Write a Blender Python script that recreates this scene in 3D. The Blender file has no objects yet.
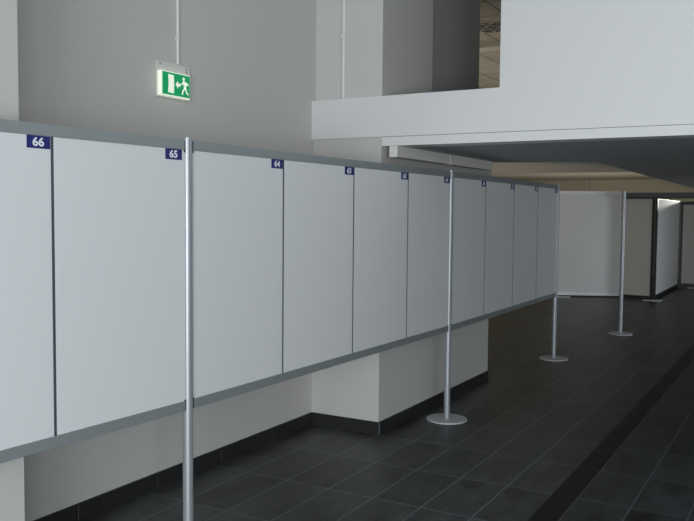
import bpy, bmesh, math, random
from mathutils import Matrix, Vector
random.seed(4)
C = bpy.context.scene.collection
SC = bpy.context.scene

# ------------------------------------------------------------------ materials
def new_mat(name):
    m = bpy.data.materials.new(name); m.use_nodes = True
    return m, m.node_tree.nodes, m.node_tree.links, m.node_tree.nodes['Principled BSDF']

def plain(name, col, rough=.5, metal=0., bump=0., scale=60., var=0., spec=.5):
    m, N, L, b = new_mat(name)
    b.inputs['Base Color'].default_value = (*col, 1)
    b.inputs['Roughness'].default_value = rough
    b.inputs['Metallic'].default_value = metal
    b.inputs['Specular IOR Level'].default_value = spec
    if bump or var:
        tc = N.new('ShaderNodeTexCoord'); nz = N.new('ShaderNodeTexNoise')
        nz.inputs['Scale'].default_value = scale; nz.inputs['Detail'].default_value = 4
        L.new(tc.outputs['Object'], nz.inputs['Vector'])
        if bump:
            bp = N.new('ShaderNodeBump'); bp.inputs['Strength'].default_value = bump
            bp.inputs['Distance'].default_value = .004
            L.new(nz.outputs['Fac'], bp.inputs['Height']); L.new(bp.outputs['Normal'], b.inputs['Normal'])
        if var:
            mx = N.new('ShaderNodeMix'); mx.data_type = 'RGBA'
            mx.inputs[6].default_value = (*[c*(1-var) for c in col], 1)
            mx.inputs[7].default_value = (*[min(1, c*(1+var)) for c in col], 1)
            L.new(nz.outputs['Fac'], mx.inputs[0]); L.new(mx.outputs[2], b.inputs['Base Color'])
    return m

def brushed(name, col, rough, metal):
    m, N, L, b = new_mat(name)
    b.inputs['Base Color'].default_value = (*col, 1); b.inputs['Metallic'].default_value = metal
    tc = N.new('ShaderNodeTexCoord'); mp = N.new('ShaderNodeMapping'); nz = N.new('ShaderNodeTexNoise')
    mp.inputs['Scale'].default_value = (40, 40, 2); nz.inputs['Scale'].default_value = 8
    rg = N.new('ShaderNodeMapRange'); rg.inputs[3].default_value = rough-.06; rg.inputs[4].default_value = rough+.06
    L.new(tc.outputs['Object'], mp.inputs['Vector']); L.new(mp.outputs[0], nz.inputs['Vector'])
    L.new(nz.outputs['Fac'], rg.inputs[0]); L.new(rg.outputs[0], b.inputs['Roughness'])
    return m

def math_node(N, L, op, a, b=None):
    n = N.new('ShaderNodeMath'); n.operation = op
    for i, v in enumerate((a, b)):
        if v is None: continue
        if isinstance(v, (int, float)): n.inputs[i].default_value = v
        else: L.new(v, n.inputs[i])
    return n.outputs[0]

def tile_mat(name, base, joint, x0, y0, w, l, jw, rough, spec=.5, cloud=2.0):
    """rectangular tiles in metres, thin pale joints, cloudy streaks, a tone per tile"""
    m, N, L, b = new_mat(name)
    g = N.new('ShaderNodeNewGeometry'); s = N.new('ShaderNodeSeparateXYZ')
    L.new(g.outputs['Position'], s.inputs[0])
    u = math_node(N, L, 'DIVIDE', math_node(N, L, 'SUBTRACT', s.outputs[0], x0), w)
    v = math_node(N, L, 'DIVIDE', math_node(N, L, 'SUBTRACT', s.outputs[1], y0), l)
    def edge(t, size):
        f = math_node(N, L, 'FRACT', t)
        d = math_node(N, L, 'MINIMUM', f, math_node(N, L, 'SUBTRACT', 1., f))
        return math_node(N, L, 'LESS_THAN', d, jw/2/size)
    jt = math_node(N, L, 'MAXIMUM', edge(u, w), edge(v, l))
    cm = N.new('ShaderNodeCombineXYZ')
    L.new(math_node(N, L, 'FLOOR', u), cm.inputs[0]); L.new(math_node(N, L, 'FLOOR', v), cm.inputs[1])
    wn = N.new('ShaderNodeTexWhiteNoise'); L.new(cm.outputs[0], wn.inputs['Vector'])
    ad = N.new('ShaderNodeVectorMath'); ad.operation = 'MULTIPLY_ADD'
    L.new(wn.outputs['Color'], ad.inputs[0]); ad.inputs[1].default_value = (9, 9, 9)
    mp = N.new('ShaderNodeMapping'); mp.inputs['Scale'].default_value = (7, 2.6, 1)
    L.new(g.outputs['Position'], mp.inputs['Vector']); L.new(mp.outputs[0], ad.inputs[2])
    nz = N.new('ShaderNodeTexNoise'); nz.inputs['Scale'].default_value = 1.0
    nz.inputs['Detail'].default_value = 7; nz.inputs['Roughness'].default_value = .62
    L.new(ad.outputs[0], nz.inputs['Vector'])
    t = math_node(N, L, 'ADD', math_node(N, L, 'MULTIPLY', nz.outputs['Fac'], 1.5),
                  math_node(N, L, 'MULTIPLY', wn.outputs['Value'], .25))
    k = math_node(N, L, 'MAXIMUM', math_node(N, L, 'ADD', math_node(N, L, 'MULTIPLY', t, cloud), 1.03-cloud*.875), .3)
    vm = N.new('ShaderNodeVectorMath'); vm.operation = 'SCALE'
    vm.inputs[0].default_value = base; L.new(k, vm.inputs['Scale'])
    mx = N.new('ShaderNodeMix'); mx.data_type = 'RGBA'
    L.new(jt, mx.inputs[0]); L.new(vm.outputs[0], mx.inputs[6]); mx.inputs[7].default_value = (*joint, 1)
    L.new(mx.outputs[2], b.inputs['Base Color'])
    rg = N.new('ShaderNodeMapRange'); rg.inputs[3].default_value = rough-.08; rg.inputs[4].default_value = rough+.1
    L.new(nz.outputs['Fac'], rg.inputs[0]); L.new(rg.outputs[0], b.inputs['Roughness'])
    b.inputs['Specular IOR Level'].default_value = spec
    bp = N.new('ShaderNodeBump'); bp.inputs['Strength'].default_value = .25; bp.inputs['Distance'].default_value = .002
    L.new(math_node(N, L, 'SUBTRACT', nz.outputs['Fac'], jt), bp.inputs['Height']); L.new(bp.outputs[0], b.inputs['Normal'])
    return m

def glow(name, col, strength):
    m, N, L, b = new_mat(name)
    b.inputs['Base Color'].default_value = (*col, 1)
    b.inputs['Emission Color'].default_value = (*col, 1); b.inputs['Emission Strength'].default_value = strength
    return m

M = dict(
    wall=plain('white_wall_paint', (.61, .60, .57), .75, bump=.25, scale=90, var=.015),
    parapet=plain('white_parapet_paint', (.76, .76, .76), .65, bump=.15, scale=90, var=.01),
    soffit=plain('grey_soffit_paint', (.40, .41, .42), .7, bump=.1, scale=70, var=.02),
    cream=plain('cream_wall_paint', (.60, .56, .46), .8, bump=.2, scale=80, var=.02),
    low_ceiling=plain('pale_low_ceiling_paint', (.60, .585, .53), .8, bump=.1, var=.015),
    board=plain('white_board_laminate', (.76, .77, .775), .42, bump=.03, scale=200, var=.008),
    alu=brushed('grey_anodised_aluminium', (.33, .36, .365), .42, .35),
    pole=brushed('silver_aluminium', (.44, .465, .49), .42, .45),
    groove=plain('groove_shadow_gap_rubber', (.10, .11, .13), .6),
    disc=plain('silver_painted_steel', (.60, .62, .64), .5, metal=.15, var=.04, scale=300),
    connector=plain('black_plastic', (.015, .017, .02), .5),
    mullion=plain('dark_blue_grey_profile', (.07, .08, .10), .5),
    blue=plain('blue_number_plate', (.012, .019, .155), .4),
    white=plain('white_print', (.82, .84, .88), .5),
    plastic=plain('white_plastic', (.80, .78, .72), .45),
    trunk=plain('white_trunking_plastic', (.72, .70, .66), .55),
    dark_frame=plain('black_frame_profile', (.012, .013, .015), .45),
    grey_frame=plain('dark_grey_fascia', (.10, .105, .105), .55),
    pale_frame=plain('pale_grey_profile', (.93, .94, .95), .4, metal=.0),
    fabric=plain('white_partition_panel', (.78, .78, .775), .7, bump=.1, scale=300, var=.01),
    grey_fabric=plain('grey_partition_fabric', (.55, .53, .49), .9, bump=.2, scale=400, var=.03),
    tile=tile_mat('charcoal_floor_tiles', (.053, .056, .056), (.165, .175, .18), -1.82, 4.63, .2955, .593, .0075, .40),
    tile_right=tile_mat('charcoal_floor_tiles_right_shade', (.040, .045, .047), (.125, .135, .145), -1.115, 4.63, .2955, .593, .0075, .40),  # same tiles; dimmer light right of the strip put into a darker colour
    strip=tile_mat('black_floor_tiles', (.005, .005, .0055), (.05, .055, .06), -1.40, 4.63, 1.0, .593, .005, .42, .35),
    skirt=plain('black_skirting_tile', (.024, .024, .026), .4, var=.15, scale=12),
    grout=plain('grey_grout', (.12, .125, .125), .9),
    red=plain('reddish_brown_edge', (.16, .09, .075), .7),
    vent=plain('dark_vent_metal', (.02, .02, .018), .6),
    ceil_tile=tile_mat('cream_ceiling_tiles', (.46, .42, .33), (.10, .09, .07), -3.15, 9.15, .55, .62, .018, .85, .2, .35),
    grey_wall=plain('grey_wall_paint', (.30, .30, .29), .8, var=.02),
    ceiling=plain('grey_ceiling_paint', (.36, .355, .34), .8, var=.01, scale=50),
    screw=plain('grey_screw', (.25, .25, .24), .4),
)
M['sign_green'] = glow('lit_green_sign', (.0, .23, .075), .75)
M['sign_white'] = glow('lit_white_sign', (.80, .86, .72), .55)
M['sign_body'] = plain('white_sign_body', (.72, .70, .66), .45)

# ------------------------------------------------------------------ helpers
def box(bm, x0, x1, y0, y1, z0, z1, mi=0, bev=0.):
    b2 = bmesh.new()
    bmesh.ops.create_cube(b2, size=1)
    for v in b2.verts:
        v.co = Vector(((x0+x1)/2+v.co.x*(x1-x0), (y0+y1)/2+v.co.y*(y1-y0), (z0+z1)/2+v.co.z*(z1-z0)))
    if bev: bmesh.ops.bevel(b2, geom=b2.edges[:], offset=bev, segments=2, affect='EDGES', profile=.6)
    for f in b2.faces: f.material_index = mi
    me = bpy.data.meshes.new('t'); b2.to_mesh(me); b2.free(); bm.from_mesh(me); bpy.data.meshes.remove(me)

def prism(bm, pts, a0, a1, axis='z', mi=0):
    """closed outline pts (2D) swept between a0 and a1 along an axis"""
    def P(p, a):
        return {'z': (p[0], p[1], a), 'x': (a, p[0], p[1]), 'y': (p[0], a, p[1])}[axis]
    A = [bm.verts.new(P(p, a0)) for p in pts]; B = [bm.verts.new(P(p, a1)) for p in pts]
    fs = [bm.faces.new(A[::-1]), bm.faces.new(B)]
    n = len(pts)
    for i in range(n): fs.append(bm.faces.new((A[i], A[(i+1) % n], B[(i+1) % n], B[i])))
    for f in fs: f.material_index = mi
    bmesh.ops.recalc_face_normals(bm, faces=fs)

def lathe(bm, prof, n=48, cx=0, cy=0, mi=0):
    rings = [[bm.verts.new((cx+r*math.cos(2*math.pi*i/n), cy+r*math.sin(2*math.pi*i/n), z)) for i in range(n)] for r, z in prof]
    fs = []
    for a, b in zip(rings, rings[1:]):
        for i in range(n): fs.append(bm.faces.new((a[i], a[(i+1) % n], b[(i+1) % n], b[i])))
    fs.append(bm.faces.new(rings[0][::-1])); fs.append(bm.faces.new(rings[-1]))
    for f in fs: f.material_index = mi; f.smooth = False
    bmesh.ops.recalc_face_normals(bm, faces=fs)

def obj(name, bm, mats, parent=None, smooth=False):
    me = bpy.data.meshes.new(name); bm.to_mesh(me); bm.free()
    for m in (mats if isinstance(mats, (list, tuple)) else [mats]): me.materials.append(M[m])
    if smooth:
        for p in me.polygons: p.use_smooth = True
    o = bpy.data.objects.new(name, me); C.objects.link(o)
    if parent: o.parent = parent
    return o

def thing(name, label, cat, loc=(0, 0, 0), rz=0, group=None):
    o = bpy.data.objects.new(name, None); o.empty_display_size = .1; C.objects.link(o)
    o.location = loc; o.rotation_euler = (0, 0, rz)
    o['label'] = label; o['category'] = cat
    if group: o['group'] = group
    return o

def struct(name, bm, mats):
    o = obj(name, bm, mats); o['kind'] = 'structure'; return o

def text_mesh(body, size, mat):
    cu = bpy.data.curves.new('numerals', 'FONT'); cu.body = body; cu.size = size
    cu.align_x = 'CENTER'; cu.align_y = 'CENTER'; cu.extrude = .0006; cu.offset = size*.03
    cu.space_character = 1.02
    t = bpy.data.objects.new('numerals_source', cu); C.objects.link(t)
    bpy.context.view_layer.update()
    dg = bpy.context.evaluated_depsgraph_get()
    me = bpy.data.meshes.new_from_object(t.evaluated_get(dg))
    bpy.data.objects.remove(t); bpy.data.curves.remove(cu)
    for v in me.vertices: v.co.x *= 1.14
    me.materials.clear(); me.materials.append(M[mat])
    return me

# ------------------------------------------------------------------ the setting
XW = -3.288                 # long wall on the left
XR, YB, YF, ZC = 5.5, -3.0, 5.22, 6.0
YEND = 21.0
bm = bmesh.new()           # floor: tiles | black strip | tiles
def quad(bm, x0, x1, y0, y1, z, mi):
    box(bm, x0, x1, y0, y1, z-.1, z, mi)
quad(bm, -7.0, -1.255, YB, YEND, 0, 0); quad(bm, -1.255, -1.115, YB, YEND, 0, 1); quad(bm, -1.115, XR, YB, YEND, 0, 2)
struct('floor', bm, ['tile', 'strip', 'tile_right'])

bm = bmesh.new(); box(bm, XW-.3, XW, YB, 5.6, 0, ZC); struct('wall_left', bm, 'wall')
bm = bmesh.new(); box(bm, XW, -2.70, -.25, 2.15, 0, ZC); struct('wall_pier', bm, 'wall')          # pier at the left edge
bm = bmesh.new()                                                                                   # pier by the gallery
box(bm, XW, -2.711, 5.245, 7.55, 0, 2.17)
prism(bm, [(-3.02, 5.245), (-2.711, 5.245), (-2.711, 6.12), (-2.895, 6.12), (-2.895, 7.66), (XW, 7.66), (XW, 5.278), (-3.02, 5.278)], 2.45, ZC)
struct('wall_gallery_pier', bm, 'wall')
bm = bmesh.new()                                                                                   # parapet and the wall it turns into
prism(bm, [(XW, 2.160), (XR, 2.150), (XR, ZC), (-1.828, ZC), (-1.828, 2.449), (XW, 2.447)], 5.22, 5.34, 'y')
struct('wall_front', bm, 'parapet')
bm = bmesh.new()                                                                                   # slab edge below the parapet
prism(bm, [(-2.70, 2.093), (XR, 2.093), (XR, 2.1475), (-2.70, 2.1565)], 5.224, 5.42, 'y')
struct('trim_1', bm, 'parapet')
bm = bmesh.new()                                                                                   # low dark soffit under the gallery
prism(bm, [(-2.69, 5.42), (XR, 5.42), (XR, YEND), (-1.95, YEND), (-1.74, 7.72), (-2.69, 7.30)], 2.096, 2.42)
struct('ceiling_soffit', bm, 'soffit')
bm = bmesh.new(); box(bm, -7, -1.5, 7.75, YEND, 2.475, 2.56); box(bm, -7, -2.69, 7.63, 7.75, 2.475, 2.56)
struct('ceiling_low', bm, 'low_ceiling')
bm = bmesh.new(); box(bm, -7.2, XR, YEND, YEND+.2, 0, 2.6); box(bm, -5.02, -4.93, YEND-.12, YEND, 0, 2.475)
struct('wall_end', bm, 'cream')
bm = bmesh.new(); box(bm, -7.2, -7.0, 7.4, YEND, 0, 2.6); struct('wall_left_end', bm, 'cream')
bm = bmesh.new(); box(bm, -7.0, XW, 7.43, 7.63, 0, 2.56); struct('wall_return', bm, 'wall')
# upper storey seen through the gallery opening
bm = bmesh.new(); box(bm, -6.0, XW, 7.46, 7.66, 2.57, 3.9); struct('wall_upper', bm, 'wall')
bm = bmesh.new(); box(bm, -7.0, 4, 5.34, 17.0, 3.9, 4.0); struct('ceiling_upper', bm, 'ceil_tile')
bm = bmesh.new(); box(bm, -7.0, 4, 17.0, 17.2, 2.56, 4.0); struct('wall_upper_end', bm, 'cream')
bm = bmesh.new(); box(bm, 4.0, 4.2, 5.34, 17.2, 2.42, 4.0); struct('wall_upper_right', bm, 'cream')
bm = bmesh.new(); box(bm, -7.0, XR, 7.75, 17.0, 2.56, 2.6); struct('floor_upper', bm, 'red')
bm = bmesh.new(); box(bm, -7.0, 4.0, 10.5, 10.78, 3.83, 3.9); struct('trim_2', bm, 'cream')
bm = bmesh.new(); box(bm, -2.70, -1.84, 5.345, 5.60, 2.42, 2.452); struct('trim_3', bm, 'red')

# hall shell behind and beside the camera
bm = bmesh.new(); box(bm, XW-.3, XR, YB, YF+.1, ZC, ZC+.2); struct('ceiling', bm, 'ceiling')
def window_wall(name, along, pos, thick, a0, a1, wins, ztop=2.85):
    bm = bmesh.new()
    def bx(b0, b1, z0, z1):
        if along == 'x': box(bm, b0, b1, min(pos, pos+thick), max(pos, pos+thick), z0, z1)
        else: box(bm, min(pos, pos+thick), max(pos, pos+thick), b0, b1, z0, z1)
    z0, z1 = .15, ztop
    bx(a0, a1, 0, z0); bx(a0, a1, z1, ZC if ztop > 2 else 2.42)
    e = a0
    for w0, w1 in wins: bx(e, w0, z0, z1); e = w1
    bx(e, a1, z0, z1)
    struct(name, bm, 'grey_wall')
    return z0, z1
wn = 1
def window(along, pos, w0, w1, z0, z1):
    global wn
    bm = bmesh.new()
    def bx(b0, b1, c0, c1):
        if along == 'x': box(bm, b0, b1, pos-.05, pos+.05, c0, c1)
        else: box(bm, pos-.05, pos+.05, b0, b1, c0, c1)
    bx(w0, w1, z0, z0+.07); bx(w0, w1, z1-.07, z1); bx(w0, w0+.07, z0, z1); bx(w1-.07, w1, z0, z1)
    bx((w0+w1)/2-.03, (w0+w1)/2+.03, z0, z1)
    struct('window_%d' % wn, bm, 'alu'); wn += 1
BW = [(-1.0, 1.9), (2.2, 5.2)]
z0, z1 = window_wall('wall_back', 'x', YB, -.2, XW-.3, XR, BW)
for a, b in BW: window('x', YB-.1, a, b, z0, z1)
RW = [(-2.8, -1.5), (-1.2, .1), (11.6, 13.6), (13.9, 15.9)]
window_wall('wall_right', 'y', XR, .2, YB, YF+.1, RW[:2])
for a, b in RW[:2]: window('y', XR+.1, a, b, z0, z1)
window_wall('wall_right_end', 'y', XR, .2, YF+.1, YEND, RW[2:], 1.95)  # rear windows added to brighten the far partitions
for a, b in RW[2:]: window('y', XR+.1, a, b, z0, 1.95)

# skirting: one run per wall, tile pieces with pale joints
def skirting(name, along, fixed, d, a0, a1, offset, h=.088, th=.012):
    bm = bmesh.new()
    ks = [a0] + [offset+.593*k for k in range(-30, 30) if a0+.02 < offset+.593*k < a1-.02] + [a1]
    for s, e in zip(ks, ks[1:]):
        for (q0, q1, mi, hh, t) in ((s+.0025, e-.0025, 0, h, th), (e-.0025, e+.0025, 1, h-.001, th-.0015)):
            if along == 'y': box(bm, min(fixed, fixed+d*t), max(fixed, fixed+d*t), q0, q1, 0, hh, mi)
            else: box(bm, q0, q1, min(fixed, fixed+d*t), max(fixed, fixed+d*t), 0, hh, mi)
    return struct(name, bm, ['skirt', 'grout'])
skirting('baseboard_left', 'y', XW, 1, 2.15, 5.24, 4.13)
skirting('baseboard_pier_front', 'x', 5.245, -1, XW+.014, -2.699, XW+.03)
skirting('baseboard_pier_side', 'y', -2.711, 1, 5.235, 7.55, 6.06)
skirting('baseboard_pier', 'y', -2.70, 1, -.25, 2.15, 1.5)
skirting('baseboard_end', 'x', YEND, -1, -7, XR, .2)

# ------------------------------------------------------------------ numbered display wall
P1, P2, P3 = Vector((-2.488, 2.888)), Vector((-2.444, 5.895)), Vector((-2.470, 9.03))
P0 = Vector((-2.562, 1.416))
ZT0, ZT1, ZB0, ZB1 = 1.895, 1.940, .700, .746
S4 = Vector((-2.222, 11.42))
PR = .024
def stand(loc, label, top, rz=0):
    t = thing('display_stand', label, 'stand', (loc.x, loc.y, 0), rz, 'poles holding the numbered display wall')
    bm = bmesh.new()
    pts = []; n = 8                                      # round extrusion with eight narrow grooves
    for i in range(n):
        a0 = i*2*math.pi/n
        for da in (-.30, -.15, 0, .15, .30):
            pts.append((PR*math.cos(a0+da), PR*math.sin(a0+da)))
        g = a0+math.pi/n
        for da, rr in ((-.055, PR), (-.055, PR-.004), (.055, PR-.004), (.055, PR)):
            pts.append((rr*math.cos(g+da), rr*math.sin(g+da)))
    prism(bm, pts, .012, top)
    obj('pole', bm, 'pole', t)
    bm = bmesh.new()
    prism(bm, [(PR*.8*math.cos(math.pi/8+i*math.pi/4), PR*.8*math.sin(math.pi/8+i*math.pi/4)) for i in range(8)], top, top+.006)
    obj('pole_cap', bm, 'pole', t)
    bm = bmesh.new(); lathe(bm, [(.140, 0), (.158, 0), (.160, .002), (.160, .008), (.156, .012), (.02, .0155)])
    obj('base_plate', bm, 'disc', t)
    return t
stand(P1, 'silver display pole nearest the camera, between boards 65 and 64', 1.945)
stand(P2, 'silver display pole between boards 61 and 60 in front of the low pier', 1.945)
stand(P3, 'silver display pole at the far end of the numbered wall beside board 57', 1.945)
stand(S4, 'silver display pole standing alone beyond board 57 in front of the white partition', 1.93)

def seg_frame(A, B, label, nb, start_pole=True):
    d = B-A; L = d.length; rz = math.atan2(d.y, d.x)-math.pi/2      # local +y runs along the frame
    s0 = PR-.001 if start_pole else 0; s1 = L-PR+.001
    t = thing('display_rail_frame', label, 'frame', (A.x, A.y, 0), rz, 'aluminium frames of the numbered display wall')
    for nm, a, b in (('top_rail', ZT0, ZT1), ('bottom_rail', ZB0, ZB1)):
        bm = bmesh.new(); box(bm, -.014, .014, s0+.006, s1-.006, a, b, bev=.002); obj(nm, bm, 'alu', t)
    ends = [s0, s1] if start_pole else [s1]
    for e in ends:
        sg = 1 if e < L/2 else -1
        for za, zb in ((ZT0-.012, ZT1-.004), (ZB0+.002, ZB1+.006)):
            bm = bmesh.new(); box(bm, -.012, .012, min(e, e+sg*.008), max(e, e+sg*.008), za, zb); obj('end_connector', bm, 'connector', t)
    cuts = [L*i/nb for i in range(nb+1)]
    for c in cuts[1:-1]:
        bm = bmesh.new(); box(bm, -.009, .0085, c-.008, c+.008, ZB1, ZT0); obj('mullion', bm, 'mullion', t)
    return (A, rz, cuts, s0, s1)

FA = seg_frame(P0, P1, 'grey aluminium frame nearest the camera, holding boards 66 and 65', 2, False)
FB = seg_frame(P1, P2, 'grey aluminium frame of the middle section, holding boards 64 to 61', 4)
FC = seg_frame(P2, P3, 'grey aluminium frame of the far section, holding boards 60 to 57', 4)

plate_bm = bmesh.new(); box(plate_bm, -.0012, .0012, -.0505, .0505, -.0235, .0235)
plate_me = None
def board(F, i, num):
    global plate_me
    A, rz, cuts, s0, s1 = F
    a = max(cuts[i]+.0065, s0); b = min(cuts[i+1]-.0065, s1)
    d = Vector((-math.sin(rz), math.cos(rz)))
    o = A + d*a
    where = {66: ', nearest the camera and cut by the picture edge', 65: ', just left of the nearest pole',
             64: ', just right of the nearest pole', 61: ', just left of the second pole', 60: ', just right of the second pole',
             57: ', the last board at the far end'}.get(num, ', between boards %d and %d' % (num+1, num-1))
    t = thing('display_board', 'white display board with blue plate %d%s' % (num, where), 'board', (o.x, o.y, ZB1), rz, 'numbered white display boards')
    w = b-a
    bm = bmesh.new(); box(bm, -.008, .009, 0, w, -.0, ZT0-ZB1, bev=.0012)
    obj('panel', bm, 'board', t)
    if plate_me is None:
        p = obj('number_plate', plate_bm, 'blue'); plate_me = p.data
    else:
        p = bpy.data.objects.new('number_plate', plate_me); C.objects.link(p)
    gap = .018 if num in (65, 61, 57) else .004
    if num in (65,): gap = .022
    p.parent = t; p.location = (.0102, w-gap-.0505, ZT0-ZB1-.0245)
    me = text_mesh(str(num), .044, 'white')
    q = bpy.data.objects.new('numerals', me); C.objects.link(q); q.parent = p
    q.rotation_euler = (math.pi/2, 0, math.pi/2); q.location = (.0014, -.002, -.001)
num = 66
for F, n in ((FA, 2), (FB, 4), (FC, 4)):
    for i in range(n):
        board(F, i, num); num -= 1

# ------------------------------------------------------------------ exit sign and its conduit
t = thing('exit_sign', 'lit green emergency exit sign with running figure, arrow and door on the white wall', 'sign', (XW, 3.688, 2.272))
bm = bmesh.new(); box(bm, 0, .012, -.143, .146, .0, .205, bev=.003); obj('mounting_plate', bm, 'sign_body', t)
bm = bmesh.new(); box(bm, .012, .040, -.138, .112, .006, .148, bev=.005); lb = obj('light_box', bm, 'sign_white', t)
bm = bmesh.new(); box(bm, 0.0402, .0410, -.128, .107, .014, .142); face = obj('pictogram_panel', bm, 'sign_green', t)
def flat(pts, nm, par, mat='sign_white'):
    bm = bmesh.new(); prism(bm, pts, (.0411), (.0416), 'x'); return obj(nm, bm, mat, par)
flat([(-.082, .028), (-.032, .026), (-.030, .080), (-.034, .130), (-.080, .131), (-.076, .080)], 'door_symbol', face)
flat([(-.018, .080), (.004, .103), (.004, .088), (.026, .088), (.026, .072), (.004, .072), (.004, .057)], 'arrow_symbol', face)
bm = bmesh.new()
prism(bm, [(.052+.010*math.cos(k*math.pi/6), .119+.010*math.sin(k*math.pi/6)) for k in range(12)], (.0411), (.0416), 'x')
for poly in ([(.046, .107), (.062, .108), (.078, .090), (.074, .064), (.056, .064), (.052, .082)],
             [(.048, .104), (.050, .094), (.036, .082), (.030, .089)],
             [(.066, .106), (.094, .094), (.094, .084), (.074, .088)],
             [(.056, .068), (.066, .066), (.050, .046), (.046, .026), (.036, .028), (.040, .050)],
             [(.062, .068), (.075, .066), (.084, .046), (.096, .036), (.092, .028), (.074, .040)]):
    prism(bm, poly, (.0411), (.0416), 'x')
obj('running_figure', bm, 'sign_white', face)
for y, z in ((-.115, .188), (.108, .186), (.108, .168)):
    bm = bmesh.new(); prism(bm, [(y+.005*math.cos(k*math.pi/4), z+.005*math.sin(k*math.pi/4)) for k in range(8)], .012, .0145, 'x')
    obj('screw', bm, 'screw', t)

def tube(bm, p, r, z0, z1, n=14):
    prism(bm, [(p[0]+r*math.cos(2*math.pi*i/n), p[1]+r*math.sin(2*math.pi*i/n)) for i in range(n)], z0, z1)
t = thing('cable_conduit', 'thin white cable conduit rising up the wall from the exit sign', 'conduit', (XW+.010, 3.726, 2.477))
bm = bmesh.new(); tube(bm, (0, 0), .009, 0, ZC-2.477); obj('tube', bm, 'plastic', t, False)
for z in (.14, .95, 1.8):
    bm = bmesh.new(); box(bm, -.010, .005, -.013, .013, z, z+.018, bev=.002); obj('clip', bm, 'plastic', t)
t = thing('cable_conduit', 'thin cream cable conduit running up the pier above the gallery parapet', 'conduit', (-3.038, 5.262, 2.448))
bm = bmesh.new(); tube(bm, (0, 0), .0165, 0, ZC-2.448); obj('tube', bm, 'plastic', t)
for z in (.45, 1.35):
    bm = bmesh.new(); box(bm, -.0185, .0185, -.019, .030, z, z+.02, bev=.002); obj('clip', bm, 'plastic', t)

# cable trunking under the soffit along the pier
t = thing('cable_trunking', 'long white cable trunking under the dark soffit along the pier', 'trunking', (-2.647, 5.25, 2.016))
bm = bmesh.new(); box(bm, 0, .060, .004, 1.99, 0, .080, bev=.003); obj('body', bm, 'trunk', t)
bm = bmesh.new(); box(bm, -.002, .062, -.004, .006, -.002, .0765, bev=.002); obj('end_cap', bm, 'plastic', t)
bm = bmesh.new(); box(bm, -.002, .0625, .98, 1.01, -.002, .0765, bev=.001); obj('joint_cover', bm, 'trunk', t)

# air vent in the upper ceiling
t = thing('ceiling_vent', 'dark perforated air vent in the tiled ceiling beyond the gallery opening', 'vent', (-3.43, 9.68, 3.9))
bm = bmesh.new()
for x0, x1, y0, y1 in ((-.29, .29, -.31, -.28), (-.29, .29, .28, .31), (-.29, -.26, -.28, .28), (.26, .29, -.28, .28)): box(bm, x0, x1, y0, y1, -.012, 0)
obj('frame', bm, 'cream', t)
bm = bmesh.new(); box(bm, -.26, .26, -.28, .28, -.004, 0); obj('backing', bm, 'vent', t)
for k in range(5):
    for s in range(4):
        bm = bmesh.new(); x = -.22+k*.105; y = -.21+s*.14
        a = .7 if (k+s) % 2 else -.7
        c, sn = math.cos(a), math.sin(a)
        prism(bm, [(x+c*u-sn*v, y+sn*u+c*v) for u, v in ((-.05, -.009), (.05, -.009), (.05, .009), (-.05, .009))], -.012, -.004)
        obj('slat', bm, 'cream', t)

# ------------------------------------------------------------------ partitions at the back
def partition(A, B, z1, label, face, frame, side_w=.03, top_h=.06, bot_h=.06, foot=(), top_mat=None, bottom_lift=.0, posts=(1, 1), group='free-standing partitions at the back'):
    A, B = Vector(A), Vector(B); d = B-A; L = d.length; rz = math.atan2(d.y, d.x)
    t = thing('partition_screen', label, 'partition', (A.x, A.y, 0), rz, group)
    base = .035
    bm = bmesh.new(); box(bm, side_w*posts[0], L-side_w*posts[1], -.015, .015, base+bot_h, z1-top_h); obj('panel', bm, face, t)
    bm = bmesh.new(); box(bm, 0, L, -.022, .022, z1-top_h, z1, bev=.003); obj('top_rail', bm, top_mat or frame, t)
    bm = bmesh.new(); box(bm, 0, L, -.022, .022, base, base+bot_h, bev=.003); obj('bottom_rail', bm, top_mat or frame, t)
    bm = bmesh.new(); box(bm, .0, L, -.012, .012, .008, base); obj('kick_strip', bm, 'dark_frame', t)
    for on, x0, x1 in ((posts[0], 0, side_w), (posts[1], L-side_w, L)):
        if on:
            bm = bmesh.new(); box(bm, x0, x1, -.022, .022, base+bot_h, z1-top_h); obj('post', bm, frame, t)
    for x in foot:
        bm = bmesh.new(); box(bm, x-.16, x+.16, -.12, .12, 0, .010, bev=.003); obj('foot', bm, 'pale_frame', t)
    return t
partition((-4.38, 15.88), (-3.235, 16.42), 2.068, 'bright white partition screen behind the lone pole, beside the end of the numbered wall', 'fabric', 'pale_frame', foot=(.15,))
partition((-3.19, 16.27), (-2.595, 16.24), 2.035, 'grey fabric partition screen with black edge, right of the white screen', 'grey_fabric', 'dark_frame', top_h=.115, bot_h=.05, side_w=.045, top_mat='dark_frame', foot=(.60,))
partition((-2.575, 16.30), (-2.59, 19.40), 1.925, 'white partition screen running away from the camera, brightly lit along its top', 'fabric', 'dark_frame', side_w=.05, top_h=.012, bot_h=.06, foot=())
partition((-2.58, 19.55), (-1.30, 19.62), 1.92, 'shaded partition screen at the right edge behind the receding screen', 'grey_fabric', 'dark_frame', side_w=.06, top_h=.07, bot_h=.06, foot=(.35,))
t = thing('fascia_board', 'long dark grey fascia board across the top of the rear partitions', 'fascia', (-3.17, 16.17, 0))
bm = bmesh.new(); box(bm, .0, 3.2, -.03, .02, 1.945, 2.035, bev=.003); obj('board', bm, 'grey_frame', t)
bm = bmesh.new(); box(bm, .0, 3.2, -.025, .015, 1.925, 1.945); obj('lower_lip', bm, 'dark_frame', t)
bm = bmesh.new(); box(bm, 3.15, 3.2, -.025, .015, 0, 1.925); obj('post', bm, 'dark_frame', t)

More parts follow.
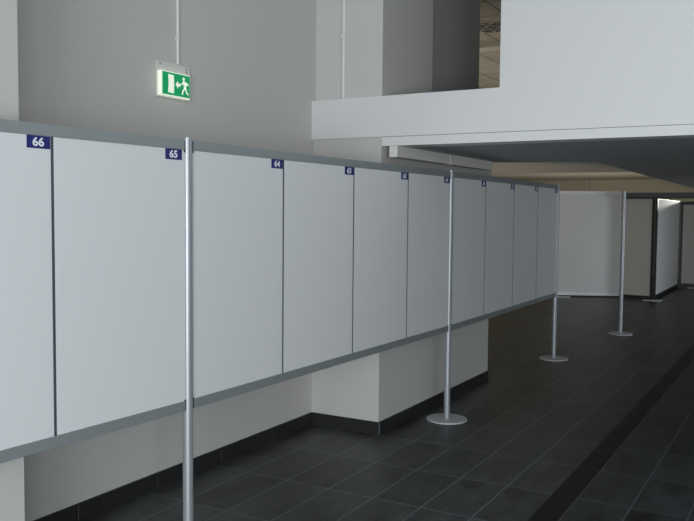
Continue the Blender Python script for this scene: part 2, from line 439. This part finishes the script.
# ------------------------------------------------------------------ light
w = bpy.data.worlds.new('sky'); SC.world = w; w.use_nodes = True
bg = w.node_tree.nodes['Background']; bg.inputs['Color'].default_value = (.72, .84, 1, 1); bg.inputs['Strength'].default_value = .6

def area(name, loc, direction, sx, sy, power, col, spread=math.pi):
    l = bpy.data.lights.new(name, 'AREA'); l.shape = 'RECTANGLE'; l.size = sx; l.size_y = sy
    l.energy = power; l.color = col; l.spread = spread
    o = bpy.data.objects.new(name, l); C.objects.link(o); o.location = loc
    o.rotation_euler = Vector(direction).to_track_quat('-Z', 'Y').to_euler()
    return o
DAY = (.90, .96, 1.0)
for i, (a, b) in enumerate(BW):
    area('window_daylight_and_fill', ((a+b)/2, YB-.02, (z0+z1)/2), (0, 1, 0), b-a, z1-z0, 240, DAY)
for i, (a, b) in enumerate(RW):
    t1 = z1 if i < 2 else 1.95
    area('window_daylight_and_fill', (XR-.02, (a+b)/2, (z0+t1)/2), (-1, 0, 0), b-a, t1-z0, 14 if i < 2 else 20, DAY, math.pi if i < 2 else math.radians(80))  # rear pair is added fill for the partitions, spread narrowed to spare the boards
WARM = (1, .91, .74)
area('upper_ceiling_fill', (-4.6, 11.6, 2.63), (0, 0, 1), 2.4, 6.0, 22, (1, .94, .82))  # added fill facing up to brighten the upper ceiling, no fitting modelled
area('rear_ceiling_fill', (-5.5, 13.2, .9), (0, 0, 1), 2.2, 9.5, 21, WARM)  # added uplight behind the boards, brightens the low rear ceiling
area('rear_wall_fill', (-3.9, 17.0, 1.1), (0, 1, .15), 2.4, .6, 15, WARM)  # added fill hidden behind the white partition, brightens the end wall
sp = bpy.data.lights.new('rear_spot_lamp', 'SPOT'); sp.energy = 200; sp.spot_size = math.radians(20); sp.spot_blend = .2; sp.shadow_soft_size = .03; sp.color = (1, .97, .9)
so = bpy.data.objects.new('rear_spot_lamp', sp); C.objects.link(so); so.location = (-1.75, 20.85, 2.0)
so.rotation_euler = (Vector((-2.56, 18.4, 1.86))-so.location).to_track_quat('-Z', 'Y').to_euler()

# ------------------------------------------------------------------ camera
R = ((0.8686196410902782, 0.49540170628306773, 0.008778868037581513),
     (0.036908793166930874, -0.04702554458077587, -0.9982115703315816),
     (-0.494102884123496, 0.8673901933782204, -0.059131990767574805))
cam = bpy.data.cameras.new('camera'); co = bpy.data.objects.new('camera', cam); C.objects.link(co)
cam.sensor_fit = 'HORIZONTAL'; cam.sensor_width = 36; cam.lens = 42.37; cam.clip_start = .05
r, d, f = (Vector(v) for v in R)
m = Matrix((r, -d, -f)).transposed().to_4x4(); m.translation = (0, 0, 1.62)
co.matrix_world = m
SC.camera = co
vs = SC.view_settings
SC.display_settings.display_device = 'sRGB'
vs.view_transform = 'Standard'; vs.look = 'None'; vs.gamma = 1; vs.exposure = 0; vs.use_curve_mapping = False
